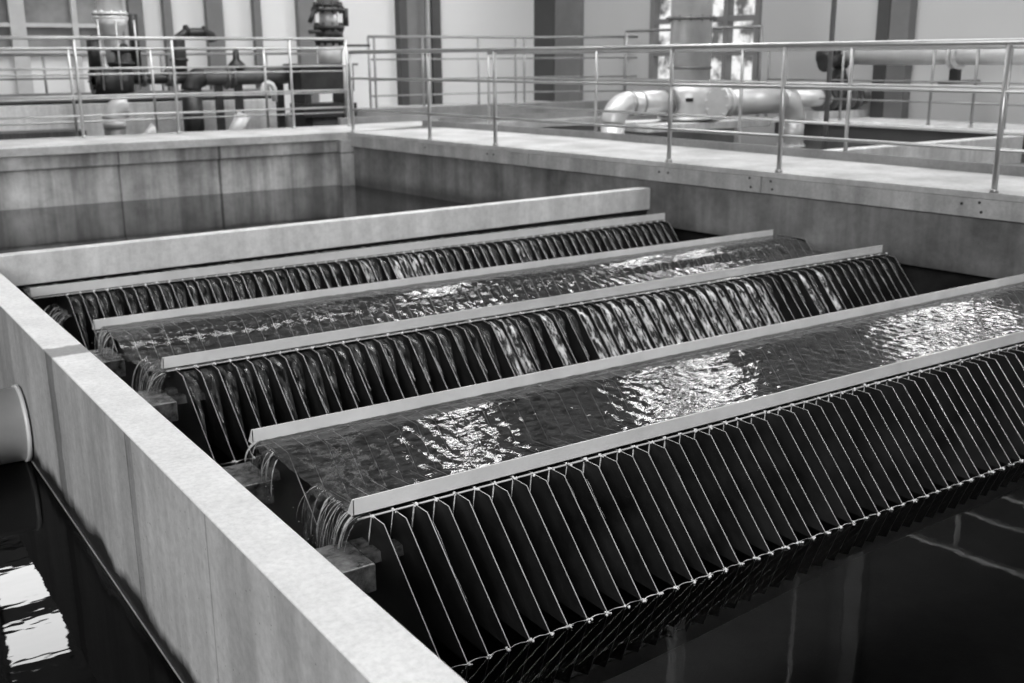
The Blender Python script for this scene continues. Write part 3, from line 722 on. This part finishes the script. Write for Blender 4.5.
t = empty('riser_valve', (4.6, 18, 0), 'tall bolted pipe riser with dark valve body at upper left', 'valve')
MB().path([(4.62, 18, 1.55), (4.62, 18, H-.02)], .19, 24).build('riser', M['steel_pipe'], t)
MB().path([(4.62, 18, .95), (4.62, 18, 1.3), (4.62, 18, 1.5), (4.62, 18, 1.62)], [.12, .13, .20, .27], 24).build('cone', M['pale_pipe'], t)
b = MB()
for z, r in ((1.64, .27), (1.70, .27)): b.flange((4.62, 18, z), (0, 0, 1), r, .04, 24, 10, .02)
b.build('flange', M['steel_pipe'], t)
b = MB(); b.path([(4.72, 18, .5), (4.72, 18, .7), (4.72, 18, 1.15), (4.72, 18, 1.25)], [.15, .17, .17, .1], 20); b.flange((4.72, 18, .95), (0, 0, 1), .22, .05, 20, 8); b.flange((4.72, 18, 1.15), (0, 0, 1), .2, .05, 20, 8); b.flange((4.5, 18, .68), (1, 0, 0), .22, .5, 20); b.cyl((4.95, 17.95, .9), (4.95, 17.95, 1.7), .07); b.cyl((4.3, 17.9, .9), (4.3, 17.9, 1.35), .1)
b.flange((4.3, 17.9, .72), (1, 0, 0), .17, .1, 18, 6).cyl((4.62, 17.8, 1.35), (4.25, 17.8, 1.35), .03)
b.build('valve_body', M['dark_iron'], t)
for x in (4.35, 4.62, 4.9):
    MB().cyl((x, 17.72, .55), (x, 17.72, 1.6), .014, 8).build('stay_bolt', M['tube'], t)
t = empty('elbow_pipe', (4.4, 17.6, -.5), 'pale pipe bend below the dark valve at upper left', 'pipe')
b = MB(); b.elbow((4.62, 17.6, .30), (-1, 0, 0), (0, 0, -1), .2, .17, 20, 8); b.cyl((4.42, 17.6, .1), (4.42, 17.6, -.02), .17); b.build('bend', M['pale_pipe'], t)
MB().cyl((4.42, 17.6, -.0), (4.42, 17.6, -.5), .16).build('lower_pipe', M['grey_iron'], t)
t = empty('pipe_run', (6, 18.4, .4), 'dark horizontal pipe run with flanges behind the handrail', 'pipe')
MB().cyl((4.9, 18.4, .70), (6.0, 18.4, .70), .085).build('thin_pipe', M['dark_iron'], t)
MB().path([(6.0, 18.4, .72), (7.9, 18.4, .72)], .145, 22).build('thick_pipe', M['grey_iron'], t)
for x in (5.15, 5.55, 5.65, 6.55, 6.65, 7.2): MB().flange((x, 18.4, .71), (1, 0, 0), .14 if x < 6 else .2, .05, 20, 8).build('flange', M['grey_iron'], t)
b = MB(); b.elbow((6.15, 18.4, .72), (-1, 0, 0), (0, 0, -1), .22, .17, 20, 8); b.cyl((5.93, 18.4, .5), (5.93, 18.4, -.4), .17); b.build('bend', M['dark_iron'], t)
for x in (6.4, 6.75, 7.5): MB().bar((x, 18.4, .6), (x, 18.4, -.4), .12, .1).build('support', M['dark_iron'], t)
t = empty('pipe_arch', (6.05, 18.6, .7), 'black inverted U pipe standing over the pipe run', 'pipe')
MB().path([(5.83, 18.6, .6), (5.83, 18.6, 1.2), (5.87, 18.6, 1.36), (5.98, 18.6, 1.44), (6.3, 18.6, 1.45), (6.42, 18.6, 1.4), (6.45, 18.6, 1.3)], [.13, .12, .09, .08, .07, .07, .08], 16).build('bend', M['dark_iron'], t)
for c, ax, rr in (((5.83, 18.6, 1.0), (0, 0, 1), .15), ((6.0, 18.6, 1.46), (1, 0, .2), .11), ((6.3, 18.6, 1.45), (1, 0, 0), .1)): MB().flange(c, ax, rr, .05, 18).build('flange', M['dark_iron'], t)
t = empty('handwheel_valve', (6.75, 18.4, .8), 'dark valve with a small handwheel on the pipe run', 'valve')
MB().path([(6.75, 18.4, .85), (6.75, 18.4, .92), (6.75, 18.4, 1.0), (6.75, 18.4, 1.2)], [.16, .14, .06, .04], 16).build('bonnet', M['dark_iron'], t)
bon = col.objects[-1]
MB().path([(6.75+.15*cos(a), 18.4+.15*sin(a), 1.18) for a in [2*pi*k/18 for k in range(19)]], .018, 8, False).bar((6.6, 18.4, 1.18), (6.9, 18.4, 1.18), .02, .02).build('handwheel', M['grey_iron'], bon)
tag(MB().path([(7.0, 17.9, .40), (7.0, 17.9, .52), (7.03, 17.9, .58), (7.1, 17.9, .61), (7.17, 17.9, .58), (7.2, 17.9, .52), (7.2, 17.9, .3)], .045, 12).build('vent_bend', M['panel']), 'small white hooked vent pipe beside the dark tank', 'pipe')
tag(MB().cyl((6.3, 17.8, -.4), (6.6, 17.8, .1), .12).build('pipe_stub', M['pale_pipe']), 'pale slanting pipe stub low behind the handrail', 'pipe')
tag(MB().path([(4.7, 17.5, -.45), (4.95, 17.5, -.1), (5.15, 17.5, -.5)], .14, 16).build('pipe_stub', M['pale_pipe']), 'pale pipe stub on the pit floor beside the bend', 'pipe')
t = empty('dark_tank', (8.1, 18, .4), 'black box tank at the corner of the tall handrail', 'tank')
b = MB(); b.box(7.62, 8.62, 17.7, 18.3, .44, .9); b.build('body', M['dark_iron'], t, .02)
for x in (7.75, 8.5): MB().box(x-.06, x+.06, 17.75, 18.25, -.5, .44).build('leg', M['dark_iron'], t)
MB().box(7.55, 8.68, 17.65, 18.3, .885, .92).build('rim', M['grey_iron'], t)
MB().box(7.6, 8.6, 17.6, 18.2, .02, .25).build('base_frame', M['dark_iron'], t)
t = empty('flanged_riser', (8.32, 18.0, .9), 'vertical pipe with black bolted flanges rising from the dark tank', 'pipe')
MB().path([(8.32, 18, .9), (8.32, 18, 1.27)], .21, 24).build('drum', M['pale_pipe'], t)
b = MB()
for z, r, tt in ((1.30, .26, .07), (1.42, .24, .12), (1.53, .27, .07), (1.82, .3, .05), (1.90, .26, .05)): b.flange((8.32, 18, z), (0, 0, 1), r, tt, 24, 10, .022)
b.cyl((8.02, 17.9, 1.82), (7.92, 17.9, 1.6), .04).cyl((8.6, 17.9, 1.85), (8.6, 17.9, 1.55), .05).cyl((7.9, 17.9, 1.45), (8.4, 17.9, 1.45), .035).bar((8.5, 17.8, 1.22), (9.0, 17.8, 1.22), .04, .04)
b.build('flange', M['dark_iron'], t)
MB().path([(8.32, 18, 1.5), (8.32, 18, 1.85)], .16, 22).build('neck', M['steel_pipe'], t)
MB().path([(8.32, 18, 1.9), (8.32, 18, H-.02)], .2, 22).build('riser', M['steel_pipe'], t)

# ------------------------------------------------------------------ lights
def area(name, loc, target, sx, sy, energy):
    l = bpy.data.lights.new(name, 'AREA'); l.shape = 'RECTANGLE'; l.size = sx; l.size_y = sy; l.energy = energy
    o = bpy.data.objects.new(name, l); col.objects.link(o); o.location = loc
    o.rotation_euler = (Vector(target)-Vector(loc)).to_track_quat('-Z', 'Y').to_euler(); return o
area('skylight', (7, 6, 10.7), (4, 5, 0), 13, 12, 1700)
area('skylight', (6.5, 14.3, 10.7), (8, 19, 0), 12, 5, 1450)  # overhead panel added to brighten the far wall
area('window_light', (-7, -6, 6), (4, 7, 0), 9, 5, 1500)  # added fill panel behind the camera, lifts the front and left faces
wd = bpy.data.worlds.new('world'); sc.world = wd; wd.use_nodes = True
wd.node_tree.nodes['Background'].inputs[0].default_value = g(.5); wd.node_tree.nodes['Background'].inputs[1].default_value = .3

# ------------------------------------------------------------------ camera
yaw, pitch, roll = radians(33.98981034), radians(14.81614748), radians(-0.40491939); F = 1073.9
f = Vector((sin(yaw)*cos(pitch), cos(yaw)*cos(pitch), -sin(pitch)))
r = Vector((cos(yaw), -sin(yaw), 0)); u = r.cross(f)
r, u = cos(roll)*r+sin(roll)*u, -sin(roll)*r+cos(roll)*u
cd = bpy.data.cameras.new('camera'); co = bpy.data.objects.new('camera', cd); col.objects.link(co)
mt = Matrix((( r.x, u.x, -f.x, 0), (r.y, u.y, -f.y, 0), (r.z, u.z, -f.z, 1.0), (0, 0, 0, 1)))
co.matrix_world = mt
cd.sensor_width = 36; cd.lens = F*36/1024; cd.clip_start = .05; cd.clip_end = 200
cd.dof.use_dof = True; cd.dof.focus_distance = 3.6; cd.dof.aperture_fstop = 3.6
sc.camera = co
sc.view_settings.view_transform = 'Standard'; sc.view_settings.look = 'None'; sc.view_settings.exposure = .2
